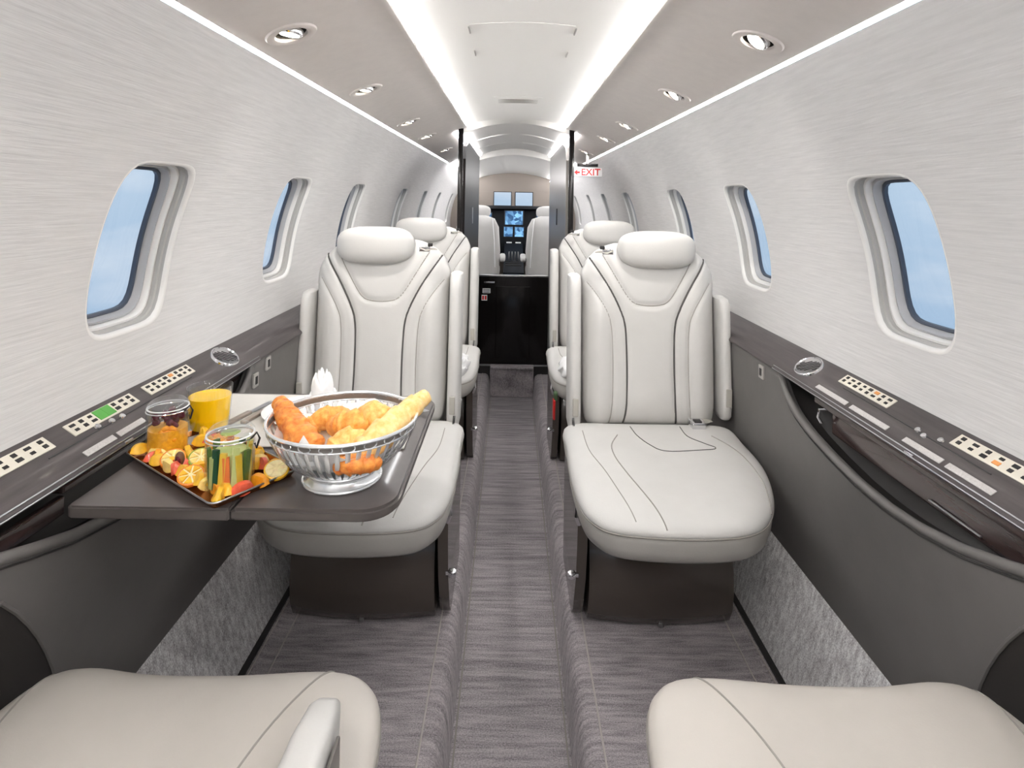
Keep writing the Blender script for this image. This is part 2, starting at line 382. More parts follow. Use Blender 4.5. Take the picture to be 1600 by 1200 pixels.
# side consoles (ledge, side panel with stowage opening)
LIPT = [(.50, .70), (.56, .698), (.64, .688), (.72, .665), (.80, .637), (.88, .612), (.97, .594), (1.06, .586), (1.15, .587), (1.24, .597), (1.33, .612), (1.39, .63), (1.43, .652), (1.455, .675), (1.47, .70)]
def lip(y): return interp(y, LIPT)
def ledge_pt(side, u, y, d=0):      # u 0 at wall, 1 at inner edge
    n = Vector((-side * .048, 0, .073)).normalized()
    return Vector((side * lerp(.740, .667, u), y, lerp(.760, .712, u))) + n * d
LM = lambda side, y: Matrix((( -side * .835, 0, -side * .549, 0), (0, 1, 0, 0), (-.549, 0, .835, 0), (0, 0, 0, 1)))
for side, nm in ((-1, 'left'), (1, 'right')):
    t = thing('side_console', 'long dark side console with slanted ledge under the %s windows' % nm, 'console')
    # ledge
    P = [(.752, .735), (.748, .755), (.740, .760), (.735, .7575), (.667, .712), (.6635, .708), (.6635, .704), (.672, .698), (.74, .70)]
    G().loft([[Vector((side * x, y, z)) for x, z in P] for y in (Y0, 7)]).ob('ledge', M_ledge, t)
    for (x, z) in ((.6665, .7135), (.6625, .7065)):
        G().tube([(side * x, Y0, z), (side * x, 1.50, z)], .0011, 6).ob('edge_line', M_steel, t)
    G().tube([ledge_pt(side, .55, .86, .0005), ledge_pt(side, .50, 1.25, .0005)], .0012, 6).ob('ledge_groove', M_dark, t)
    # side panel
    ys = [Y0, 0, .3] + [.50 + i * .02 for i in range(49)] + [1.5, 2.2, 7]
    R = []
    for y in ys:
        zt = lip(y) if .5 <= y <= 1.47 else .70
        x0 = .672
        R.append([Vector((side * x, y, z)) for x, z in ((.690, zt - .002), (.684, zt + .002), (x0 + .004, zt), (x0, zt - .006), (x0 + .001, zt - .02), (.676, .56), (.690, .4), (.702, .235), (.705, .22))])
    G().loft(R, closed=False).ob('side_panel', M_side, t)
    # bright rim of the opening
    P = [Vector((side * .6735, y, lip(y) - .001)) for y in [.50 + i * .97 / 60 for i in range(61)]]
    G().tube(P, .0085, 10).ob('opening_rim', M_side, t)
    G().tube([p + Vector((side * -.003, 0, -.012)) for p in P], .0016, 6).ob('rim_seam', M_side2, t)
    # recess
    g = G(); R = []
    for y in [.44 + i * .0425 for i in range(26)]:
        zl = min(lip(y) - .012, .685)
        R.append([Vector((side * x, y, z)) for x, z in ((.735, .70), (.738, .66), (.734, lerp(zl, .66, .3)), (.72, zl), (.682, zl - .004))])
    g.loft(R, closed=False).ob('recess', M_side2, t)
    # stowed table inside with its latch
    if side > 0:
        g = G().box((side * .708, 1.03, .648), (.012, .52, .055), .004); g.ob('stowed_table', M_wood, t)
        G().box((side * .694, 1.03, .684), (.022, .60, .014), .003).ob('stowed_leaf', M_wood, t)
        G().box((side * .699, .93, .632), (.004, .11, .003), .001).ob('table_trim', M_steel, t)
        G().tube([(side * .70, 1.30, .672), (side * .685, 1.31, .668), (side * .683, 1.312, .65), (side * .69, 1.31, .637)], .0035, 8).ob('latch', M_chrome, t)
        G().box((side * .712, 1.21, .632), (.006, .12, .02), .003).ob('latch_plate', M_brz, t)
    else:
        G().box((side * .715, 1.2, .672), (.03, .62, .012), .003).ob('stowed_leaf', M_wood, t)
        G().box((side * .718, .80, .640), (.012, .22, .03), .004).ob('stowed_table', M_wood, t)
    for y in (.70, .985): G().box((side * .6635, y, .7095), (.004, .02, .004), .001).ob('catch', M_chrome, t)
    # chrome cup holder: rim + bowl, in the ledge plane
    def cup(y, rx):
        C = ledge_pt(side, .46, y, .0012); Mx = Matrix.Translation(C) @ LM(side, y) @ Matrix.Diagonal((.8, 1, 1, 1))
        c = G().lathe([(rx * .86, .001), (rx * .93, .004), (rx, .0025), (rx * 1.03, -.001), (rx, -.002)], 40, Mx).ob('cup_holder', M_chrome, t)
        G().lathe([(rx * .87, .002), (rx * .80, .0012), (rx * .5, .0006), (0, .0004)], 40, Mx).ob('cup_bowl', M_steel, c)
        for k in range(7):
            G().box((0, 0, 0), (rx * 1.5 * math.sqrt(max(.05, 1 - (k / 3 - 1) ** 2)), .0022, .0012), M=Mx @ Matrix.Translation((0, (k - 3) * rx * .22, .0024)) @ Matrix.Rotation(.5, 4, 'Z')).ob('cup_rib', M_dark, c)
    cup(1.40, .042)
    # printed switch plates near the wall
    plates = [(1.115, 1.28, 'p')] if side > 0 else [(1.12, 1.275, 'p'), (.925, 1.085, 'g'), (.70, .885, 'p')]
    if side > 0: plates.append((.76, .955, 'o'))
    for ya, yb, kind in plates:
        pl = G()
        Mx = lambda u, y, d: Matrix.Translation(ledge_pt(side, u, y, d)) @ LM(side, y)
        pl.box((0, 0, 0), (.026, yb - ya, .0025), .0006, Mx(.27, (ya + yb) / 2, .001))
        po = pl.ob('switch_plate', M_plac, t)
        nb = 8
        for row, uu in ((0, .20), (1, .32)):
            for k in range(nb):
                y = lerp(ya + .012, yb - .012, k / (nb - 1))
                mm = M_ink if (k * 5 + row * 3 + int(ya * 100)) % 11 else M_or
                if kind == 'g' and k in (3, 4): mm = M_green
                sz = (.0050 + .0015 * (k % 2), .0075 + .003 * ((k + row) % 3 == 0), .0012) if mm == M_ink else (.007, .012, .0012)
                if kind == 'g' and k in (3, 4): sz = (.011, .019, .0012)
                G().box((0, 0, 0), sz, M=Mx(uu, y, .0028)).ob('button', mm, po, False)
    # pale printed strips near the inner edge
    for ya, yb in (((1.065, 1.31), (.83, 1.02)) if side > 0 else ((.905, 1.05),)):
        for a, b in ((ya, lerp(ya, yb, .47)), (lerp(ya, yb, .53), yb)):
            G().box((0, 0, 0), (.011, b - a, .0015), .0004, Matrix.Translation(ledge_pt(side, .83, (a + b) / 2, .0008)) @ LM(side, 0)).ob('vent_strip', M_strip, t)
    for y, u in (((1.02, .5), (1.0, .55), (.97, .45)) if side > 0 else ((1.0, .5), (1.025, .52), (.97, .46))):
        G().lathe([(0, .004), (.005, .003), (.006, 0)], 12, Matrix.Translation(ledge_pt(side, u, y, 0)) @ LM(side, 0)).ob('stud', M_chrome, t)
    # sockets on the panel beside the seat
    for y, z in (((1.58, .672),) if side > 0 else ((1.565, .678), (1.49, .655))):
        so = G().box((side * .6705, y, z), (.006, .028, .036), .002).ob('socket', M_sock, t)
        G().box((side * .6672, y, z), (.002, .012, .020), .001).ob('socket_slot', M_ink, so)
    # dark knee recess panel low on the wall by the near seats
    R = []
    for k in range(25):
        a = k / 24 * PI / 2
        R.append((.30 + .60 * math.cos(a), min(.60, .20 + .60 * math.sin(a))))
    # disc on panel surface
    def px(z): return interp(z, [(.22, .7048), (.4, .690), (.56, .676), (.7, .672)]) - .002
    Vv = [Vector((side * px(.22), .30, .22))]; Ff = []
    for k, (y, z) in enumerate(R):
        z = max(z, .22); Vv.append(Vector((side * px(z), y, z)))
    for k in range(1, 25): Ff.append((0, k, k + 1))
    mesh('knee_panel', Vv, Ff, M_side2, t, False)
    G().tube([Vector((side * (px(max(z, .22)) - .001), y, max(z, .22))) for y, z in R], .003, 6).ob('knee_panel_rim', M_side, t)

# ------------------------------------------------------------------ dividers, doorway, half door, exit sign
for s, m_, lb in ((-1, mat('divider_black', (26, 22, 22), .4, spec=.2), 'black divider panel left of the aisle, beyond the seats'), (1, M_brz, 'grey bronze divider panel right of the aisle, beyond the seats')):
    t = thing('divider_panel', lb, 'divider', (s * .27, 2.95, 0))
    P = [(0, .02), (.06, 1.34), (.12, 1.41), (.30, 1.45), (1.33, 1.44), (1.35, .02)]
    G().loft([[Vector((x, y, z)) for y, z in P] for x in (-.009, .009)]).ob('panel', m_, t, False)
    G().box((s * .012, 0, .76), (.026, .02, 1.49), .004).ob('post', M_blk, t)
    G().box((-s * .011, .62, 1.03), (.004, .05, .10), .002).ob('handle_plate', M_dark if s > 0 else M_steel, t)
t = thing('doorway_arch', 'arched light doorway frame in the forward bulkhead over the aisle', 'doorway', (0, 4.4, 0))
g = G().loft([[Vector((x, 0, z)) for x, z in arch(.30, 1.415, .055)], [Vector((x, .04, z)) for x, z in arch(.30, 1.415, .055)], [Vector((x, .04, z + .06)) for x, z in arch(.30, 1.43, .055)], [Vector((x, 0, z + .06)) for x, z in arch(.30, 1.43, .055)], [Vector((x, 0, z)) for x, z in arch(.30, 1.415, .055)]], closed=False)
g.ob('header', M_ceil, t)
for s in (-1, 1): G().box((s * .285, .02, .74), (.03, .04, 1.40), .004).ob('jamb', M_trim2 if s > 0 else M_dark, t)
t = thing('half_door', 'low glossy black door panel closing the aisle at its far end', 'door', (0, 3.76, .07))
G().box((0, 0, .28), (.455, .03, .57), .006).ob('panel', M_blk, t)
G().box((0, -.004, .568), (.462, .042, .012), .003).ob('top_rail', M_steel, t)
G().box((0, -.017, .27), (.22, .006, .46), .003).ob('raised_panel', M_blk, t)
pq = G().box((-.172, -.018, .47), (.05, .004, .03), .001).ob('placard', M_white, t)
for k in range(3): G().box((-.172, -.0206, .461 + k * .009), (.042, .001, .004)).ob('text_line', M_ink, pq, False)
pq = G().box((-.185, -.018, .425), (.036, .004, .036), .001).ob('warning_label', M_white, t)
for k in range(2): G().box((-.1935 + k * .017, -.0206, .425), (.012, .001, .026)).ob('symbol', M_red, pq, False)
G().box((-.155, -.018, .525), (.07, .004, .010), .001).ob('nameplate', M_chrome, t)

t = thing('exit_sign', 'small red and white EXIT sign hanging from the right valance end', 'sign', (.452, 3.62, 1.309)); t.scale = (.86, .86, .86)
G().box((0, 0, 0), (.21, .012, .064), .003).ob('sign_plate', M_white, t)
G().box((0, .0, .052), (.15, .02, .022), .003).ob('mount_bar', M_blk, t)
MX = Matrix.Translation((.022, -.0068, 0)) @ Matrix.Rotation(PI / 2, 4, 'X')
text_mesh('letters', 'EXIT', .068, M_red, t, MX)
G().add([(-.098, -.007, 0), (-.075, -.007, .02), (-.075, -.007, .007), (-.056, -.007, .007), (-.056, -.007, -.007), (-.075, -.007, -.007), (-.075, -.007, -.02)], [(0, 1, 2, 3, 4, 5, 6)]).ob('arrow', M_red, t, False)
G().box((0, .004, .10), (.02, .006, .09)).ob('bracket', M_brz, t)

# ------------------------------------------------------------------ downlights in the valance
def downlight_mesh():
    a = G().lathe([(.029, -.003), (.031, .002), (.038, .0045), (.046, .003), (.049, -.001), (.047, -.003)], 36)
    b = G().lathe([(.0305, .0), (.030, -.012), (.027, -.03), (.020, -.042), (0, -.046)], 36)
    TB = Matrix.Translation((0, -.004, .0)) @ Matrix.Rotation(.45, 4, 'X')
    c = G().lathe([(.006, -.036), (.018, -.024), (.0245, -.010), (.0235, -.003), (.0195, .0), (.0188, -.005)], 24, TB)
    d = G().lathe([(.019, -.005), (.016, -.001), (.009, .0015), (0, .002)], 24, TB)
    return a, b, c, d
LT = [tuple(g_) for g_ in [downlight_mesh()]][0]
names = ['nearest', 'second', 'third', 'fourth', 'farthest']
M_bowl = mat('reflector_bowl', (150, 146, 138), .25, metal=.8)
proto = None
for side in (-1, 1):
    n = Vector((side * VN.x, 0, VN.z))
    x = Vector((0, 1, 0)); yv = n.cross(x)
    Mr = Matrix((x, yv, n)).transposed().to_4x4()
    for k, y in enumerate(LY):
        c = val(side)(y, .075)
        lb = ('%s recessed chrome downlight in the %s valance' % (names[k - 2] if k >= 2 else 'unseen aft', 'left' if side < 0 else 'right')) if k >= 2 else 'recessed downlight in the %s valance behind the viewpoint, number %s from the aft wall' % ('left' if side < 0 else 'right', ('one', 'two')[k])
        if proto is None:
            e = thing('downlight', lb, 'light', group=None)
            LT[0].ob('bezel', M_val, e); LT[1].ob('bowl', M_bowl, e)
            q = LT[2].ob('eyeball', M_chrome, e); LT[3].ob('lens', M_lens, q)
            for k2 in range(3):
                aa = k2 * 2.1
                G().box((0, 0, 0), (.012, .003, .008), M=Matrix.Rotation(aa, 4, 'Z') @ Matrix.Translation((.022, 0, -.024))).ob('bracket', M_chrome, e)
            proto = e
        else:
            e = copy_tree(proto); e['label'] = lb
        e.matrix_world = Matrix.Translation(c) @ Mr
        e['group'] = 'valance downlights'
        ld = bpy.data.lights.new('downlight_beam', 'SPOT'); ld.energy = SPOT; ld.spot_size = 1.7; ld.spot_blend = 1.0; ld.shadow_soft_size = .02; ld.color = (1, .97, .92)
        lo = bpy.data.objects.new('downlight_beam', ld); COL.objects.link(lo)
        tgt = Vector((side * .40, y + .72, .60)); src = c + n * .004
        lo.location = src; lo.rotation_euler = (tgt - src).to_track_quat('-Z', 'Y').to_euler()

# ------------------------------------------------------------------ seats (built in local space, x outward, front towards -y)
SEAM_DARK = [[(.19 * k, .95), (.16 * k, .905), (.125 * k, .85), (.093 * k, .785), (.078 * k, .73), (.074 * k, .62), (.076 * k, .5), (.083 * k, .436)] for k in (-1, 1)]
SEAM_COLLAR = [[(-.146, .955), (-.105, .885), (-.071, .83), (-.045, .807), (0, .801), (.045, .807), (.071, .83), (.105, .885), (.146, .955)]]
SEAM_OUT = [[(.197 * k, .87), (.165 * k, .83), (.138 * k, .785), (.123 * k, .735), (.118 * k, .62), (.121 * k, .5), (.128 * k, .436)] for k in (-1, 1)]
BW = [(.42, .196), (.44, .206), (.5, .210), (.8, .213), (.86, .216), (.90, .213), (.935, .198), (.965, .170), (.985, .135), (.995, .10)]
def seamdist(x, z, segs):
    d = 9
    for (ax, az), (bx, bz) in segs:
        ux, uz = bx - ax, bz - az; t = ((x - ax) * ux + (z - az) * uz) / (ux * ux + uz * uz + 1e-12); t = min(1, max(0, t))
        e = math.hypot(x - ax - ux * t, z - az - uz * t)
        if e < d: d = e
    return d
def backrest_geo():
    seams = [[(p.x, p.y) for p in spline([(a, b, 0) for a, b in s_], 4)] for s_ in SEAM_DARK + SEAM_COLLAR + SEAM_OUT]
    segs = [(a, b) for q in seams for a, b in zip(q, q[1:])]
    R = []; nz = 84; nf = 76; nb = 20; zb, zt = .425, .993
    for j in range(nz + 1):
        tt = -1 + 2 * j / nz; tz = math.sin(tt * PI / 2) * .35 + tt * .65
        z = lerp(zb, zt, (tz + 1) / 2); wd = interp(z, BW); dz = (1 - min(1, abs(tz)) ** 7) ** .5 * .056 + .001
        wd *= (1 - .04 * abs(tz) ** 12)
        yc = .347 + (z - .43) * .12; q = []
        for i in range(nf):
            u = -1 + 2 * i / nf; u = math.sin(u * PI / 2) * .45 + u * .55
            x = u * wd; y = -dz * (1 - min(1, abs(u)) ** 5) ** (1 / 2.2)
            sd = seamdist(x, z, segs)
            y += .0055 * math.exp(-(sd / .006) ** 2)
            bol = math.exp(-((abs(x) - .162) / .036) ** 2) * min(1, max(0, (.88 - z) / .1))
            y -= .016 * bol
            y -= .008 * math.exp(-((z - .5) / .07) ** 2) * math.exp(-(x / .07) ** 2)
            q.append(Vector((x, yc + y, z)))
        for i in range(nb):
            u = 1 - 2 * i / nb
            q.append(Vector((u * wd, yc + min(dz, .05) * (1 - min(1, abs(u)) ** 5) ** .5, z)))
        R.append(q)
    return G().loft(R)
def super3(c, r, n=3.2, nu=36, nv=20, bend=0):
    R = []
    f = lambda v, e: math.copysign(abs(v) ** (2 / e), v)
    for j in range(nv + 1):
        b = -PI / 2 + PI * j / nv
        R.append([Vector((c[0] + r[0] * f(math.cos(b), n) * f(math.cos(a), n), c[1] + r[1] * f(math.cos(b), n) * f(math.sin(a), n) + bend * (r[0] * f(math.cos(b), n) * f(math.cos(a), n)) ** 2, c[2] + r[2] * f(math.sin(b), n))) for a in [k * 2 * PI / nu for k in range(nu)]])
    return G().loft(R)
def bvh(g): return BVHTree.FromPolygons(g.V, g.F)
def drape(tree, P, d, off):
    out = []
    for p in P:
        h = tree.ray_cast(Vector(p), Vector(d))
        if h[0] is not None: out.append(h[0] - Vector(d) * off)
    return out
OUT_MID = [(-.262, .30), (-.278, .12), (-.285, -.05), (-.280, -.19), (-.262, -.262), (-.222, -.305), (-.13, -.322), (-.02, -.322), (.06, -.305), (.115, -.262), (.160, -.190), (.198, -.095), (.226, .02), (.236, .16), (.235, .30), (.12, .32), (-.12, .32)]
OUT_NEAR = [(-.268, .30), (-.278, .10), (-.278, -.12), (-.273, -.225), (-.250, -.282), (-.195, -.306), (-.06, -.298), (.06, -.297), (.155, -.306), (.205, -.288), (.232, -.215), (.240, -.10), (.242, .10), (.238, .30), (.12, .32), (-.12, .32)]
def cushion_geo(OUT):
    o = spline([(x, y, 0) for x, y in OUT], 6, True); cx = sum(p.x for p in o) / len(o); cy = sum(p.y for p in o) / len(o)
    zs = lambda y: .449 - (y + .3) * .045
    def ring(q, zf): return [Vector((cx + (p.x - cx) * q, cy + (p.y - cy) * q, zf(cy + (p.y - cy) * q, cx + (p.x - cx) * q))) for p in o]
    top = []
    for k in range(22):
        q = math.cos(k / 21 * PI / 2) ** .8 if k < 21 else .0
        q = max(q, .004)
        h = .036 * (1 - q ** 5) ** .5
        top.append(ring(q, lambda y, x: zs(y) + h - .010 * math.exp(-((x - cx) / .09) ** 2) * (1 - q * q)))
    g = G().loft([ring(.985, lambda y, x: zs(y) - .006), ring(1.0, lambda y, x: zs(y) - .003)] + top)
    b = [(.86, -.066), (.93, -.064), (.965, -.055), (.985, -.038), (.995, -.018), (.992, -.006), (.98, -.002), (.5, .0)]
    s_ = G().loft([ring(q, lambda y, x, d=dz: zs(y) + d) for q, dz in b])
    pip = ring(.998, lambda y, x: zs(y) - .005)
    return g, s_, pip
class Mir:
    def __init__(s, sgn): s.s = sgn
    def __call__(s, g):
        if s.s < 0: g.V = [Vector((-v.x, v.y, v.z)) for v in g.V]
        return g
def make_seat(sgn, near, label):
    t = thing('passenger_seat', label, 'seat'); m = Mir(sgn)
    lea = M_lea2 if near else M_lea
    gc, gs, pip = cushion_geo(OUT_NEAR if near else OUT_MID); tr = bvh(gc)
    cush = m(gc).ob('cushion', lea, t, angle=80)
    # bvh uses unmirrored verts: rebuild lists before mirroring happened
    m(gs).ob('cushion_base', M_lea if near else M_skirt, t, angle=70)
    m(G().tube(pip, .0022, 6, True)).ob('cushion_piping', M_seam2, cush)
    def seam(P, mm, rr=.0016, off=.0002):
        P = spline([(x, y, 1) for x, y in P], 6); D = drape(tr, P, (0, 0, -1), off)
        if len(D) > 1: m(G().tube(D, rr, 6)).ob('seam', mm, cush)
    if near:
        seam([(-.19, -.302), (-.17, -.26), (-.135, -.17), (-.11, -.05), (-.10, .1), (-.11, .28)], M_seam2, .0015)
        seam([(.195, -.295), (.20, -.25), (.185, -.15), (.165, -.04), (.16, .1), (.17, .28)], M_seam2, .0015)
    else:
        seam([(-.075, .25), (-.072, .17), (-.05, .10), (-.015, .06), (.09, .055), (.12, .07), (.10, .10), (.07, .16), (.075, .25)], M_seam, .0014)
        seam([(-.13, .16), (-.16, .08), (-.165, .0), (-.155, -.09), (-.14, -.18), (-.125, -.26), (-.115, -.318)], M_seam2)
        seam([(.14, .16), (.17, .08), (.178, .0), (.172, -.10), (.15, -.19), (.125, -.262)], M_seam2)
        seam([(-.225, .2), (-.225, .05), (-.205, -.08), (-.19, -.2), (-.175, -.30)], M_seam2, .0012)
    # backrest
    gb = backrest_geo(); tb = bvh(gb)
    hinge = Vector((0, .35, .43))
    def fin(g, name, mm, par, ang=70):
        g.V = [v - hinge for v in g.V]; return m(g).ob(name, mm, par, angle=ang)
    b = fin(gb, 'backrest', lea, t); b.location = hinge
    def bseam(P, mm, rr):
        P = spline([(x, 0, z) for x, z in P], 5); D = drape(tb, P, (0, 1, 0), -.0002)
        if len(D) > 1: fin(G().tube(D, rr, 6), 'seam', mm, b)
    for q in SEAM_DARK: bseam(q, M_seam, .0032)
    for q in SEAM_COLLAR: bseam(q, M_seam2, .0018)
    for q in SEAM_OUT: bseam(q, M_seam2, .0016)
    hg = super3((.025, .362, .977), (.124, .046, .060), 3.0, bend=.5); fin(hg, 'headrest', lea, b)
    fin(G().tube([(.025 + .122 * math.cos(a), .366 + .5 * (.122 * math.cos(a)) ** 2, .977 + .0585 * math.sin(a)) for a in [k * 2 * PI / 48 for k in range(48)]], .0015, 5, True), 'headrest_piping', M_seam2, b)
    # shell behind
    R = []
    for z in [.36 + i * .03 for i in range(20)]:
        wd = interp(z + .02, BW) + (.004 if z < .9 else -.01); yc = .40 + (z - .43) * .12
        R.append([Vector((wd * math.cos(a) * (1 if abs(math.cos(a)) < .9 else 1), yc + .045 * max(0, math.sin(a)) ** .5 - .03 * max(0, -math.sin(a)) ** .5, z)) for a in [k * 2 * PI / 32 for k in range(32)]])
    fin(G().loft(R), 'back_shell', M_skirt, b)
    if not near:
        # folded armrests along both sides of the back
        for x0, hwid, zt, zb in ((-.2375, .0205, .895, .415), (.2345, .0175, .83, .45)):
            g = G(); R = []
            for z, sy in ((zb, .2), (zb + .006, .6), (zb + .02, .85), (zb + .06, 1), (zt - .05, 1), (zt - .02, .92), (zt - .006, .7), (zt, .3)):
                yc = .335 + (z - .43) * .10
                R.append([Vector((x0 + hwid * math.copysign(abs(math.cos(a)) ** .6, math.cos(a)) * min(1, sy + .25), yc + .062 * sy * math.copysign(abs(math.sin(a)) ** .6, math.sin(a)), z)) for a in [k * 2 * PI / 24 for k in range(24)]])
            ar = m(g.loft(R)).ob('armrest', lea, t)
            m(G().box((x0, .272 + (zb - .36) * .1, zb + .08), (.018, .006, .055), .003)).ob('armrest_button', M_strap, ar)
        # hinge hardware at the foot of the inner armrest
        m(G().box((-.232, .285, .425), (.03, .05, .018), .004)).ob('hinge', M_dark, t)
        m(G().tube([(-.246, .262, .47), (-.244, .255, .44), (-.232, .252, .428), (-.215, .256, .432)], .004, 8)).ob('hinge_arm', M_chrome, t)
        # shoulder belt guide
        g = G().box((-.140, .315, .972), (.034, .012, .018), .003); bg_ = m(g).ob('belt_guide', M_chrome, t)
        m(G().box((-.158, .312, .985), (.014, .014, .010), .002)).ob('guide_slot', M_ink, bg_)
        m(G().tube([(-.128, .312, .975), (-.142, .309, .968), (-.156, .318, .972), (-.17, .34, .97)], .010, 8, flat=.25)).ob('shoulder_belt', M_strap, t)
    # lap belt and buckle
    bx = .125 if not near else -.02
    by = .245 if not near else -.105
    h = tr.ray_cast(Vector((bx, by, 1)), Vector((0, 0, -1)))[0]; z = h.z
    mb = M_dark if near else M_chrome
    bk = m(G().box((bx, by, z + .011), (.042 if not near else .08, .05, .018), .005)).ob('belt_buckle', mb, t)
    m(G().box((bx, by - .004, z + .021), (.022, .022, .004), .0015)).ob('release_button', M_dark if not near else M_chrome, bk)
    ends = ((.05, .03), ) if not near else ((.16, .0), (-.15, .0))
    for ex, ey in ends:
        P = [(bx, by + .01, z + .01), (bx + ex * .5, by + ey * .6 + .01, z + .008), (bx + ex, by + ey + .02, z + .004)]
        m(G().tube(spline(P, 5), .018, 8, flat=.12)).ob('lap_belt', M_strap, t)
    # pedestal
    R = []
    for z, e, yf in ((0, 0, .072), (.012, .003, .055), (.05, .004, .036), (.10, .002, .026), (.16, .0, .028), (.22, .0, .042), (.28, .004, .066), (.33, .012, .092), (.40, .020, .11)):
        q = []
        xa, xb = -.222 - e * .4, .158 + e * .5
        for i in range(13):
            u = i / 12; q.append(Vector((lerp(xa, xb, u), yf - .020 * (1 - (2 * u - 1) ** 2), z)))
        q += [Vector((xb + .004, yf + .03, z)), Vector((xb + .006, .36, z)), Vector((xa - .006, .36, z)), Vector((xa - .004, yf + .03, z))]
        R.append(q)
    pd = m(G().loft(R)).ob('pedestal', M_ped, t, angle=50)
    m(G().box((-.03, .074, .325), (.05, .01, .006), .002)).ob('vent_slot', M_steel, pd)
    m(G().box((-.03, .036, .010), (.012, .008, .012), .002)).ob('floor_clip', M_steel, pd)
    g = G().loft([[Vector((x, y, z)) for y, z in ((-.03, .33), (-.02, .24), (.0, .15), (.05, .04), (.09, .0), (.34, .0), (.34, .40), (-.02, .40))] for x in (-.262, -.236)])
    sh = m(g).ob('side_shroud', M_ped, t, angle=30)
    m(G().lathe([(0, .022), (.008, .021), (.011, .014), (.010, .004), (.006, 0), (.006, -.006)], 16, Matrix.Translation((-.262, -.005, .165)) @ Matrix.Rotation(-PI / 2, 4, 'Y'))).ob('knob', M_chrome, sh)
    m(G().tube([(-.272, -.10, .40), (-.276, -.115, .375), (-.268, -.10, .35)], .006, 8)).ob('recline_lever', M_chrome, sh)
    return t
KIND = {1: 'right', -1: 'left'}
mids = {}
for s in (1, -1):
    t = make_seat(s, False, ['', 'grey leather seat right of the aisle with its empty cushion in full view', 'grey leather seat behind the laid folding table, left of the aisle'][s])
    t.location = (s * .425 - (.004 if s < 0 else 0), 1.5, 0); t['group'] = 'grey leather seats facing the camera'; mids[s] = t
    c = copy_tree(t); c.location = (s * .43, 2.44, 0)
    c['label'] = 'grey leather seat farther off, half hidden behind the front seat on the %s' % KIND[s]; c['group'] = 'grey leather seats facing the camera'
for s in (1, -1):
    t = make_seat(-s, True, 'foreground leather seat cushion at the bottom %s corner%s' % (KIND[s], ' with a pale armrest over it' if s < 0 else ' with a dark belt buckle on it'))
    t.location = (s * .445 + (-.006 if s > 0 else -.004), .515, 0); t.rotation_euler = (0, 0, PI); t['group'] = 'warm leather foreground seats'
    for c in children(t):
        if c.name.startswith('backrest'): c.rotation_euler = (-.75, 0, 0)
    if s < 0:
        for c in children(t):
            if c.name.startswith(('belt_buckle', 'lap_belt')):
                for d in children(c): bpy.data.objects.remove(d)
                bpy.data.objects.remove(c)
        # pale armrest standing over the inner side of the cushion (seat-local frame is turned by pi)
        R = []
        for yy, wd, hh in ((-.178, .008, .008), (-.172, .015, .016), (-.155, .019, .026), (-.11, .023, .034), (.05, .026, .036), (.30, .027, .036)):
            R.append([Vector((-.222 + math.copysign(abs(math.cos(a)) ** .5, math.cos(a)) * wd, yy, .520 + math.copysign(abs(math.sin(a)) ** .5, math.sin(a)) * hh)) for a in [k * 2 * PI / 28 for k in range(28)]])
        ar = G().loft(R).ob('armrest', M_lea, t)
        G().box((-.250, .05, .515), (.004, .34, .050), .0015).ob('armrest_side', M_brz, ar)
# white lumps stand in for strongly lit cushion edges of the far seats
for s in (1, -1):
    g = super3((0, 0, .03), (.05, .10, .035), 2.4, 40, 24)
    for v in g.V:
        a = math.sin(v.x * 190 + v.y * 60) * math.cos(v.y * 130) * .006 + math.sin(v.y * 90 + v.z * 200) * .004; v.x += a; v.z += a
    o = g.ob('lit_bulge', M_white, None, loc=(s * .225, 2.22, .462), angle=60)
    tag(o, 'white lump standing in for the strongly lit inner cushion edge of the farther %s seat' % KIND[s], 'cloth', 'lit cushion edges on the far seats')
t = thing('belt_tag', 'red webbing tag with green clip hanging beside the aisle at the farther right seat', 'strap', (.150, 2.14, .36))
G().box((0, 0, 0), (.008, .035, .07), .003).ob('red_webbing', M_red, t)
G().box((.006, .01, .045), (.014, .03, .03), .004).ob('clip', mat('clip_green', (70, 96, 66), .5), t)

KT = .888; before = set(COL.objects)
# ------------------------------------------------------------------ folding table and what stands on it
ZT = .63
t = thing('folding_table', 'dark folding table drawn out of the left side console, laid with breakfast', 'table', (-.46, 1.19, ZT))
def slab(P, z0, z1, bev):
    b = bmesh.new(); vs = [b.verts.new((x, y, z0)) for x, y in P]; f = b.faces.new(vs)
    e = bmesh.ops.extrude_face_region(b, geom=[f]); bmesh.ops.translate(b, vec=(0, 0, z1 - z0), verts=[v for v in e['geom'] if isinstance(v, bmesh.types.BMVert)])
    bmesh.ops.recalc_face_normals(b, faces=b.faces)
    ed = [q for q in b.edges if abs(q.verts[0].co.z - q.verts[1].co.z) < 1e-6]
    bmesh.ops.bevel(b, geom=ed, offset=bev, segments=2, affect='EDGES'); b.verts.index_update()
    g = G().add([v.co for v in b.verts], [[v.index for v in f.verts] for f in b.faces]); b.free(); return g
def rounded(x0, x1, y0, y1, rs):                             # radii: (x1y0, x1y1, x0y1, x0y0)
    P = []
    for (cx, cy, a0), rr in zip(((x1, y0, -90), (x1, y1, 0), (x0, y1, 90), (x0, y0, 180)), rs):
        sx = -1 if cx == x1 else 1; sy = 1 if cy == y0 else -1
        for k in range(9):
            a = math.radians(a0 + 90 * k / 8); P.append((cx + sx * rr + rr * math.cos(a), cy + sy * rr + rr * math.sin(a)))
    return P
slab(rounded(-.262, -.001, -.268, .278, (.004, .004, .01, .01)), -.020, 0, .003).ob('table_leaf', M_table, t, angle=30)
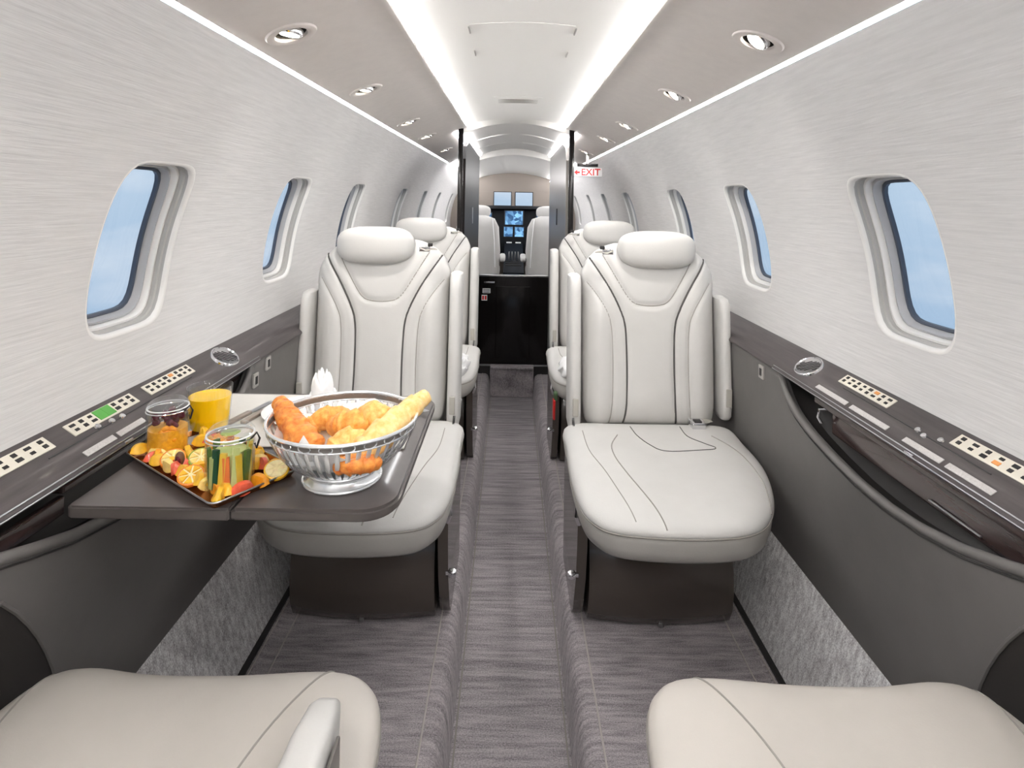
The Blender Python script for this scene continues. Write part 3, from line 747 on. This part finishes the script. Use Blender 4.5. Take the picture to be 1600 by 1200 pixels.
slab(rounded(.001, .262, -.268, .278, (.06, .06, .004, .004)), -.020, 0, .005).ob('table_leaf', M_table, t, angle=30)
G().box((0, 0, -.012), (.012, .53, .012)).ob('hinge_bar', M_dark, t)
G().box((-.13, 0, -.029), (.20, .05, .016), .004).ob('slide_arm', M_dark, t)
def at(x, y, dz=0): return (x, y, ZT + dz)
t = thing('place_mat', 'pale grey place mat lying on the far half of the folding table', 'mat', at(-.475, 1.298, .0015))
slab(rounded(-.245, .25, -.15, .15, (.004, .02, .004, .004)), 0, .0022, .0008).ob('sheet', mat('mat_cloth', (206, 203, 197), .7, noise=(60, 300, 60), colvar=.04), t)
ZM = .0040

M_cer = mat('white_china', (238, 238, 236), .15, coat=.3)
t = thing('plate', 'white plate under the standing folded napkin on the place mat', 'plate', at(-.475, 1.315, ZM))
G().lathe([(0, .004), (.052, .004), (.060, .006), (.094, .015), (.097, .0145), (.096, .0125), (.062, .003), (.055, 0), (0, 0)], 48).ob('dish', M_cer, t)
M_nap = mat('white_napkin', (246, 246, 246), .85)
t = thing('folded_napkin', 'white napkin folded into a standing crown behind the bread basket', 'napkin', at(-.445, 1.325, ZM + .0045))
def petal_ring(n, r0, r1, h, jag, th, ph):
    R = []; nn = 90
    def pt(q, u, inset):
        lob = math.cos(n * q + ph); rr = lerp(r0, r1, u) - inset
        return Vector((rr * math.cos(q), rr * math.sin(q), h * u * (1 + jag * u * lob)))
    for u, ins in ((0, 0), (.2, 0), (.4, 0), (.6, 0), (.8, 0), (.93, .0003), (1, th * .5), (.93, th), (.6, th), (.3, th), (.05, th)):
        R.append([pt(k * 2 * PI / nn, u, ins) for k in range(nn)])
    return G().loft(R, True, True)
petal_ring(5, .026, .040, .034, .30, .003, .6).ob('cuff', M_nap, t, angle=60)
petal_ring(4, .022, .025, .074, .16, .008, 1.9).ob('fold', M_nap, t, angle=60)
petal_ring(3, .014, .013, .088, .12, .006, .2).ob('fold', M_nap, t, angle=60)
M_kn = mat('knife_handle', (150, 138, 128), .35, metal=.3)
def cutlery(x, y, rz, L, label, kind, z):
    t = thing('butter_knife', label, 'cutlery', at(x, y, z), rz)
    G().box((0, 0, .004), (L * .5, .013, .007), .002).ob('handle', M_kn, t)
    G().loft([[Vector((L * .25, -.004, .003)), Vector((L * .25, .004, .003)), Vector((L * .25, .004, .0045)), Vector((L * .25, -.004, .0045))], [Vector((L * .32, -.008, .003)), Vector((L * .32, .006, .003)), Vector((L * .32, .006, .004)), Vector((L * .32, -.008, .004))], [Vector((L * .7, -.008, .003)), Vector((L * .7, .006, .003)), Vector((L * .7, .006, .004)), Vector((L * .7, -.008, .004))], [Vector((L * .76, -.001, .003)), Vector((L * .76, .004, .003)), Vector((L * .76, .004, .004)), Vector((L * .76, -.001, .004))]]).ob('blade', M_steel, t)
cutlery(-.455, 1.262, .16, .17, 'knife lying across the front of the white plate', 1, .0175)
cutlery(-.585, 1.29, 1.35, .15, 'grey knife on the place mat left of the white plate, the inner of two', 1, ZM)
cutlery(-.615, 1.28, 1.32, .15, 'grey knife on the place mat left of the white plate, nearer the window', 1, ZM)
cutlery(-.262, 1.375, -.55, .09, 'small knife at the right end of the place mat by the seat back', 1, ZM)

# tray with fruit
TA = -math.radians(35.2); TO = Vector((-.738, 1.095)); D1 = Vector((math.cos(TA), math.sin(TA))); D2 = Vector((-D1.y, D1.x))
def tr(a, b): p = TO + D1 * a + D2 * b; return (p.x, p.y)
TL, TWd = .312, .150
c = tr(TL / 2, TWd / 2)
M_tray = mat('copper_tray', (176, 112, 62), .22, metal=.9)
t = thing('serving_tray', 'rectangular copper coloured tray of cut fruit at the front of the table', 'tray', at(c[0], c[1], .0005), TA)
R = []
for off, z in ((-.004, .0), (-.001, .004), (.003, .012), (.005, .0125), (.004, .0105), (0, .0045), (-.004, .003)):
    R.append([Vector((x, y, z)) for x, y in rounded(-TL / 2 - off, TL / 2 + off, -TWd / 2 - off, TWd / 2 + off, (.012 + off,) * 4)])
G().loft(R, True, True).ob('dish', M_tray, t)
G().tube([Vector((x, y, .0122)) for x, y in rounded(-TL / 2 - .0045, TL / 2 + .0045, -TWd / 2 - .0045, TWd / 2 + .0045, (.016,) * 4)], .0016, 6, True).ob('rim', M_steel, t)

def fruit_mat(n, c, sss=.25): return mat(n, c, .35, noise=(120, 120, 120), colvar=.15, coat=.3, sss=sss)
F_or = fruit_mat('orange_flesh', (248, 160, 34)); F_ye = fruit_mat('mango_flesh', (250, 190, 50)); F_cr = fruit_mat('melon_flesh', (248, 214, 130))
F_rd = fruit_mat('grapefruit_flesh', (232, 100, 70)); F_gr = fruit_mat('kiwi_flesh', (150, 176, 60)); F_pk = mat('peel_orange', (238, 140, 40), .5)
F_be = mat('berry_dark', (92, 22, 40), .25, coat=.4); F_pal = fruit_mat('pale_core', (250, 232, 186)); F_brn = mat('fig_skin', (110, 72, 50), .5)
def slice_(x, y, z, rad, fl, rind, tilt, az, lab):
    e = thing('fruit_slice', lab, 'fruit', (x, y, z)); e.rotation_euler = (tilt, .15, az)
    G().lathe([(0, 0), (rad * .9, 0), (rad, .001), (rad, .006), (rad * .9, .007), (rad * .88, .0062), (rad * .86, .007)] , 24).ob('rind', rind, e)
    for k in range(7):
        a0 = k * 2 * PI / 7 + .07; a1 = (k + 1) * 2 * PI / 7 - .07
        P = [(rad * .16 * math.cos((a0 + a1) / 2), rad * .16 * math.sin((a0 + a1) / 2))] + [(rad * .84 * math.cos(lerp(a0, a1, q / 4)), rad * .84 * math.sin(lerp(a0, a1, q / 4))) for q in range(5)]
        slab(P, .003, .0085, .001).ob('segment', fl, e)
    G().lathe([(0, .0066), (rad * .88, .0066), (rad * .88, .004)], 24).ob('pith', F_pal, e)
    return e
def wedge(x, y, z, L, wd, h, fl, az, tilt, lab):
    R = []
    for k in range(9):
        u = -1 + k / 4; q = max(.05, (1 - u * u) ** .5)
        R.append([Vector((u * L / 2, -wd / 2 * q, h * .25 * u * u)), Vector((u * L / 2, wd / 2 * q, h * .25 * u * u)), Vector((u * L / 2, .2 * wd * q, h * q * .8 + h * .2)), Vector((u * L / 2, -.2 * wd * q, h * q * .8 + h * .2))])
    o = G().loft(R).ob('fruit_wedge', fl, None, angle=50, loc=(x, y, z)); o.rotation_euler = (tilt, 0, az); tag(o, lab, 'fruit'); return o
spots = [(.115, .030, 'slice', F_cr, F_pk, 'round pale citrus slice in the middle of the tray edge, beside the berry jar'),
         (.150, .062, 'slice', F_cr, F_gr, 'pale fruit round with green core leaning in the middle of the tray'),
         (.172, .110, 'slice', F_rd, F_pk, 'pink grapefruit slice at the back of the tray'),
         (.205, .018, 'slice', F_ye, F_pk, 'yellow slice at the tray front edge, left of the vegetable jar'),
         (.125, .105, 'slice', F_or, F_pk, 'orange slice behind the pale rounds near the juice glass'),
         (.300, .118, 'slice', F_pal, F_ye, 'pale pineapple slice in the right corner of the tray')]
for a, b, k, fl, rn, lab in spots:
    x, y = tr(a, b); slice_(x, y, ZT + .016, .021, fl, rn, .45, random.uniform(-.4, .6), lab)
wd_ = [(.030, .012, F_rd, 'red fruit wedge in the left corner of the tray'), (.055, .006, F_cr, 'pale melon wedge along the tray front edge below the berry jar'), (.085, .016, F_ye, 'yellow melon wedge at the tray front between jar and citrus slice'),
       (.090, .060, F_ye, 'yellow wedge right beside the berry jar'), (.135, .012, F_rd, 'pinkish wedge at the tray front below the citrus slice'), (.175, .030, F_ye, 'big yellow mango wedge in the tray centre front'),
       (.195, .055, F_or, 'orange mango wedge behind the vegetable jar on its left'), (.160, .088, F_or, 'orange wedge in the tray centre'), (.205, .090, F_cr, 'cream melon wedge behind the vegetable jar'),
       (.235, .010, F_or, 'orange wedge at the near tray edge below the vegetable jar'), (.245, .125, F_ye, 'yellow wedge at the tray back edge'), (.312, .085, F_or, 'orange wedge on the tray right of the vegetable jar'),
       (.298, .140, F_ye, 'yellow wedge farthest right on the tray'), (.095, .125, F_cr, 'cream wedge at the back of the tray by the juice glass'), (.140, .140, F_ye, 'yellow wedge at the back tray edge below the juice glass'),
       (.312, .040, F_rd, 'red wedge at the right end of the tray'), (.055, .115, F_ye, 'yellow wedge behind the berry jar'), (.295, .012, F_ye, 'yellow wedge at the near right corner of the tray')]
for i, (a, b, fl, lab) in enumerate(wd_):
    x, y = tr(.012 + a * .93, .022 + b * .76); wedge(x, y, ZT + .006, .040, .021, .019, fl, random.uniform(-1.2, .8), random.uniform(-.3, .3), lab)
for k in range(30):
    x, y = tr(.022 + .29 * (k % 15) / 15 + random.uniform(-.006, .006), (.020, .128)[k // 15] + random.uniform(-.008, .012))
    wedge(x, y, ZT + .005 + random.random() * .006, random.uniform(.028, .044), .020, .018, (F_ye, F_or, F_cr, F_ye, F_rd)[(k * 7) % 5 if k % 4 else 0], random.uniform(-1.5, 1.5), random.uniform(-.4, .4),
          'small %s fruit piece in the heap along the %s edge of the tray' % (('yellow', 'orange', 'cream', 'golden', 'red')[(k * 7) % 5 if k % 4 else 0], ('front', 'back')[k // 15]))['group'] = 'fruit pieces heaped along the tray %s edge' % ('front', 'back')[k // 15]
x, y = tr(.132, .040)
e = thing('fig_half', 'small dark brown fig half standing on the tray beside the round slices', 'fruit', (x - .0, y - .012, ZT + .012)); super3((0, 0, .012), (.008, .008, .014), 2.2, 16, 10).ob('skin', F_brn, e); super3((0, -.004, .012), (.006, .005, .010), 2.0, 12, 8).ob('flesh', F_be, e)

def jar(x, y, R_, H, label, z0):
    t = thing('glass_jar', label, 'jar', at(x, y, z0))
    G().lathe([(0, 0), (R_ * .9, 0), (R_, .004), (R_, H * .74), (R_ * .93, H * .80), (R_ * .93, H * .86), (R_ * .88, H * .86), (R_ * .88, H * .80), (R_ * .94, H * .74), (R_ * .94, .006), (R_ * .85, .004), (0, .004)], 40).ob('body', M_glass, t)
    l = G().lathe([(0, H * .955), (R_ * .5, H * .965), (R_ * .72, H), (R_ * .80, H), (R_ * .98, H * .93), (R_ * 1.0, H * .88), (R_ * .96, H * .87), (R_ * .88, H * .90), (0, H * .90)], 40).ob('lid', M_glass, t)
    G().lathe([(R_ * .92, H * .862), (R_ * 1.0, H * .866), (R_ * 1.0, H * .876), (R_ * .92, H * .88)], 40).ob('seal', M_white, t)
    G().tube([(math.cos(a) * R_ * 1.0, math.sin(a) * R_ * 1.0, H * .82) for a in [k * 2 * PI / 32 for k in range(32)]], .0012, 6, True).ob('wire', M_chrome, t)
    G().tube([(R_ * .98, -.008, H * .82), (R_ * 1.22, -.006, H * .92), (R_ * 1.28, 0, H * .80), (R_ * 1.1, .004, H * .62), (R_ * 1.02, .004, H * .70)], .0018, 6).ob('clasp', M_dark, t)
    return t
x, y = tr(.036, .056)
j1 = jar(x, y, .037, .098, 'clip-top glass jar with orange pieces and dark berries, by the ledge', .0045)
def chunk(par, n, rmax, z0, z1, size, mm, name, seed):
    random.seed(seed)
    for k in range(n):
        a = random.uniform(0, 2 * PI); rr = rmax * math.sqrt(random.random()) if k % 3 else rmax; z = lerp(z0, z1, (k + .5) / n)
        g = super3((0, 0, 0), (size * random.uniform(.8, 1.2), size * random.uniform(.6, 1), size * random.uniform(.6, 1)), 2.6, 10, 6)
        o = g.ob(name, mm, par, loc=(rr * math.cos(a), rr * math.sin(a), z)); o.rotation_euler = (random.random() * 3, random.random() * 3, 0)
G().lathe([(0, .005), (.034, .005), (.034, .046), (0, .048)], 32).ob('filling', mat('apricot_filling', (252, 172, 40), .4, noise=(150, 150, 150), colvar=.2), j1)
chunk(j1, 26, .0255, .010, .050, .0085, F_or, 'fruit_piece', 3)
chunk(j1, 16, .024, .052, .072, .0075, F_be, 'berry', 4)
x, y = tr(.262, .055)
j2 = jar(x, y, .039, .102, 'clip-top glass jar of upright green and yellow vegetable sticks at the tray front', .0045)
random.seed(5)
VG = [mat('stick_green', (86, 120, 44), .4), mat('stick_pale', (206, 214, 140), .4), mat('stick_yellow', (236, 196, 60), .4), mat('stick_orange', (236, 120, 40), .4), mat('stick_dark', (30, 84, 54), .4)]
for k in range(20):
    a = k * 2 * PI / 20; mm = VG[[1, 2, 0, 1, 4, 2, 3, 1, 2, 0][k % 10]]
    g = G().loft([[Vector((q * .0052, p * .003, z)) for q, p in ((-1, -1), (1, -1), (1, 1), (-1, 1))] for z in (0, .06 + .008 * math.sin(k * 2.3))])
    o = g.ob('vegetable_stick', mm, j2, False, loc=(.0305 * math.cos(a), .0305 * math.sin(a), .006)); o.rotation_euler = (.05 * math.sin(k * 7), .08 * math.cos(k * 3), a + PI / 2)
G().lathe([(0, .006), (.026, .006), (.026, .062), (.018, .068), (0, .070)], 24).ob('filling', VG[1], j2)
G().lathe([(0, .0915), (.014, .0915), (.016, .0905), (0, .0905)], 24).ob('lid_print', F_gr, j2)

t = thing('juice_glass', 'tumbler of bright orange juice behind the tray near the ledge', 'glass', at(-.650, 1.225, ZM))
G().lathe([(0, 0), (.034, 0), (.0375, .003), (.0445, .092), (.0432, .0925), (.042, .091), (.0360, .008), (0, .007)], 40).ob('tumbler', M_glass, t)
G().lathe([(0, .0072), (.0358, .0085), (.0412, .072), (.0405, .0726), (0, .0722)], 40).ob('juice', mat('orange_juice', (255, 204, 12), .25), t)

# bread basket
BX, BY = -.313, 1.035
t = thing('bread_basket', 'round silver wire bread basket full of croissants on the folding table', 'basket', at(BX, BY, .0005))
M_sil = mat('silver_wire', (244, 246, 248), .25, metal=.72)
def torus(par, name, rad, z, th, mm, n=64): return G().tube([(rad * math.cos(k * 2 * PI / n), rad * math.sin(k * 2 * PI / n), z) for k in range(n)], th, 8, True).ob(name, mm, par)
G().lathe([(.060, 0), (.068, .001), (.069, .004), (.063, .008), (.060, .014), (.064, .020), (.066, .022), (.060, .024), (.056, .014), (.057, .004)], 64).ob('foot', M_sil, t)
torus(t, 'foot_ring', .067, .003, .003, M_sil); torus(t, 'foot_ring', .064, .022, .0025, M_sil)
torus(t, 'rim', .129, .108, .0032, M_sil); torus(t, 'rim_band', .126, .095, .0018, M_sil)
G().lathe([(.1262, .096), (.1275, .107), (.1283, .107), (.127, .096), (.1262, .096)], 64).ob('rim_strip', M_brz, t)
G().lathe([(0, .022), (.058, .022), (.060, .024), (0, .025)], 40).ob('base_plate', M_sil, t)
prof = [(.060, .022), (.076, .030), (.094, .044), (.109, .062), (.120, .082), (.126, .096)]
wm = None
for k in range(46):
    a = k * 2 * PI / 46
    if wm is None:
        P = spline([(rr, 0, z) for rr, z in prof], 3); R = []
        for p in P: R.append([p + Vector(v) for v in ((0, -.0040, 0), (.0016, 0, 0), (0, .0040, 0), (-.0016, 0, 0))])
        o = G().loft(R).ob('wire', M_sil, t); wm = o
    else: o = wm.copy(); COL.objects.link(o)
    o.rotation_euler = (0, 0, a)
lm = None
for k in range(23):
    a = (k + .5) * 2 * PI / 23
    if lm is None:
        o = G().tube([(.1275, .0105 * math.cos(q), .1015 + .006 * math.sin(q)) for q in [i * 2 * PI / 14 for i in range(14)]], .0011, 5, True).ob('rim_loop', M_sil, t); lm = o
    else: o = lm.copy(); COL.objects.link(o)
    o.rotation_euler = (0, 0, a)
n_ = thing('basket_liner', 'white paper napkin lining the bread basket', 'napkin', at(BX, BY, .03))
g = G(); R = []
for k in range(9):
    u = k / 8; R.append([Vector((math.cos(a) * (.045 + .070 * u ** .8), math.sin(a) * (.045 + .070 * u ** .8), .003 + .055 * u ** 1.6 + u * u * (.012 * math.cos(4 * a + .6) + .004 * math.sin(11 * a)))) for a in [q * 2 * PI / 72 for q in range(72)]])
g.loft(R, True, False).ob('paper', M_nap, n_, angle=70)
G().loft([[Vector((-.065, -.088, .030)), Vector((-.005, -.098, .034))], [Vector((-.05, -.095, .060)), Vector((-.022, -.100, .064))], [Vector((-.036, -.100, .084)), Vector((-.035, -.100, .084))]], closed=False).ob('paper_corner', M_nap, n_)

def crust(n, a, b, scale=(60, 60, 60)):
    m = mat(n, a, .45, noise=scale, coat=.12, sss=.1); rp = [q for q in m.node_tree.nodes if q.type == 'VALTORGB'][0]
    rp.color_ramp.elements[0].color = srgb(b); rp.color_ramp.elements[1].color = srgb(a); return m
C_dk = crust('croissant_crust', (250, 172, 84), (206, 98, 28), (70, 70, 110)); C_md = crust('golden_crust', (252, 196, 104), (226, 132, 46), (80, 80, 110)); C_lt = crust('pastry_crust', (252, 214, 136), (234, 150, 56), (90, 90, 90)); C_pl = crust('baguette_crust', (250, 222, 160), (238, 176, 92), (80, 80, 80))
def croissant(P, rmax, ridges, mm, label, nm='croissant', taper=.55, grow=(1, 1)):
    pts = spline(P, 26); n = len(pts); g = G(); rr = []
    for i in range(n):
        u = i / (n - 1); env = (math.sin(PI * (.06 + .88 * u))) ** taper * lerp(grow[0], grow[1], u)
        ph = (u * ridges) % 1; rr.append(rmax * env * (.84 + .22 * (ph if ph < .86 else (1 - ph) / .14 * .86)) + .001)
    c = sum((p for p in pts), Vector()) / n
    g.tube([p - c for p in pts], rr, 18)
    for v in g.V:
        f = .0012 * math.sin(v.x * 310 + v.z * 220) * math.cos(v.y * 270); v += Vector((f, f, f))
    return tag(g.ob(nm, mm, None, loc=c, angle=70), label, 'bread')
z = ZT
croissant([(-.449, 1.082, z + .118), (-.432, 1.06, z + .112), (-.405, 1.03, z + .098), (-.375, 1.005, z + .082), (-.345, .985, z + .070)], .026, 6, C_dk, 'deep orange croissant leaning up over the left rim of the basket', taper=.32, grow=(.55, 1.12))
croissant([(-.345, 1.065, z + .075), (-.315, 1.045, z + .090), (-.285, 1.045, z + .092), (-.262, 1.07, z + .078)], .024, 5, C_md, 'curved golden croissant in the middle of the basket')
croissant([(-.318, .975, z + .066), (-.300, .985, z + .082), (-.275, .990, z + .080), (-.262, .985, z + .064)], .023, 4, C_lt, 'small pale croissant at the near middle of the basket')
croissant([(-.29, 1.075, z + .085), (-.272, 1.06, z + .102), (-.25, 1.05, z + .100), (-.228, 1.04, z + .085)], .025, 4, C_lt, 'pale folded pastry right of centre in the basket')
croissant([(-.272, .958, z + .060), (-.245, .985, z + .085), (-.22, 1.03, z + .100), (-.195, 1.075, z + .114), (-.176, 1.11, z + .122)], .025, 5, C_pl, 'long pale baguette piece resting on the right rim of the basket', 'baguette_piece', taper=.25, grow=(1.25, .68))
croissant([(-.30, .945, z + .060), (-.275, .938, z + .066), (-.25, .945, z + .066), (-.232, .962, z + .058)], .016, 5, C_dk, 'small brown croissant seen through the wires at the front of the basket')
croissant([(-.40, 1.085, z + .055), (-.375, 1.10, z + .075), (-.34, 1.105, z + .078), (-.31, 1.09, z + .06)], .022, 4, C_md, 'golden croissant at the back of the basket')

for o in [q for q in COL.objects if q not in before and q.parent is None]:   # table and tableware scaled down about the camera position, same image outline
    o.scale = (KT, KT, KT); o.location = (o.location.x * KT - .0021, o.location.y * KT, o.location.z * KT + .1266)
# ------------------------------------------------------------------ cockpit seen through the doorway
M_ck = mat('cockpit_black', (20, 22, 26), .6, spec=.2)
t = thing('instrument_panel', 'dark cockpit instrument panel with glowing blue screens', 'instrument panel', (.01, 6.45, 0))
G().loft([[Vector((x, y, z)) for y, z in ((0, .50), (-.02, .62), (.0, 1.0), (.03, 1.035), (.25, 1.04), (.25, .5))] for x in (-.50, .50)]).ob('panel', M_ck, t)
G().loft([[Vector((x, y, z)) for y, z in ((-.06, 1.03), (-.02, 1.055), (.3, 1.06), (.3, 1.03))] for x in (-.52, .52)]).ob('glare_shield', M_ck, t)
def screen_mat():
    m = mat('screen_blue', (40, 74, 110), .3, emit=1.1); nt = m.node_tree; p = nt.nodes['Principled BSDF']
    tcn = nt.nodes.new('ShaderNodeTexCoord'); v = nt.nodes.new('ShaderNodeTexVoronoi'); v.inputs['Scale'].default_value = 28
    rp = nt.nodes.new('ShaderNodeValToRGB'); rp.color_ramp.elements[0].color = srgb((26, 52, 80)); rp.color_ramp.elements[1].color = srgb((120, 170, 210)); rp.color_ramp.elements[0].position = .35
    nt.links.new(tcn.outputs['Object'], v.inputs[0]); nt.links.new(v.outputs['Color'], rp.inputs[0]); nt.links.new(rp.outputs[0], p.inputs['Emission Color']); return m
M_scr = screen_mat(); M_bez = mat('screen_bezel', (40, 44, 50), .4)
for x, z, w_, h in ((-.34, .90, .2, .18), (.34, .90, .2, .18), (0, .93, .22, .17), (-.06, .775, .11, .12), (.06, .775, .11, .12)):
    q = G().box((x, -.012, z), (w_, .01, h), .003).ob('screen_bezel', M_bez, t); G().box((x, -.018, z), (w_ * .88, .003, h * .88)).ob('screen', M_scr, q)
for x in (-.05, .05): G().box((x, -.026, .655), (.06, .01, .016), .003).ob('switch_row', M_white, t)
t = thing('centre_pedestal', 'dark cockpit centre pedestal with thrust levers below the screens', 'console', (.01, 6.1, .05))
G().loft([[Vector((x, y, z)) for y, z in ((-.55, 0), (-.55, .38), (-.1, .46), (.3, .60), (.35, 0))] for x in (-.10, .10)]).ob('body', M_ck, t)
for k in range(4): G().tube([(-.045 + k * .03, -.15, .44), (-.045 + k * .03, -.20, .55)], .007, 6).ob('lever', M_steel, t)
for k in range(3): G().box((0, -.30 + k * .07, .425 + k * .011), (.16, .04, .01), .002).ob('control_panel', M_side2, t)
pr = None
for s in (-1, 1):
    lab = 'cream pilot seat seen through the doorway on the %s' % KIND[s]
    t = thing('pilot_seat', lab, 'seat', (s * .335, 5.5, .05), 0, 'cockpit seats')
    R = []
    for z, wd, dp in ((.36, .17, .03), (.38, .205, .05), (.6, .215, .055), (.82, .20, .055), (.9, .16, .045), (.93, .08, .02)):
        R.append([Vector((wd * math.copysign(abs(math.cos(a)) ** .6, math.cos(a)), -.08 * (z - .4) + dp * math.copysign(abs(math.sin(a)) ** .6, math.sin(a)), z)) for a in [k * 2 * PI / 32 for k in range(32)]])
    G().loft(R).ob('backrest', M_lea, t); super3((0, -.02, .965), (.12, .04, .06), 3).ob('headrest', M_lea, t)
    super3((0, .24, .38), (.21, .26, .06), 4).ob('cushion', M_lea, t); super3((-s * .235, .10, .52), (.03, .17, .035), 3).ob('armrest', M_lea, t)
    G().box((0, .2, .17), (.30, .34, .34), .02).ob('base', M_ped, t)
    G().tube([(-s * .14, -.09, .90), (-s * .16, -.10, .7), (-s * .17, -.09, .45)], .02, 8, flat=.2).ob('harness', M_white, t)
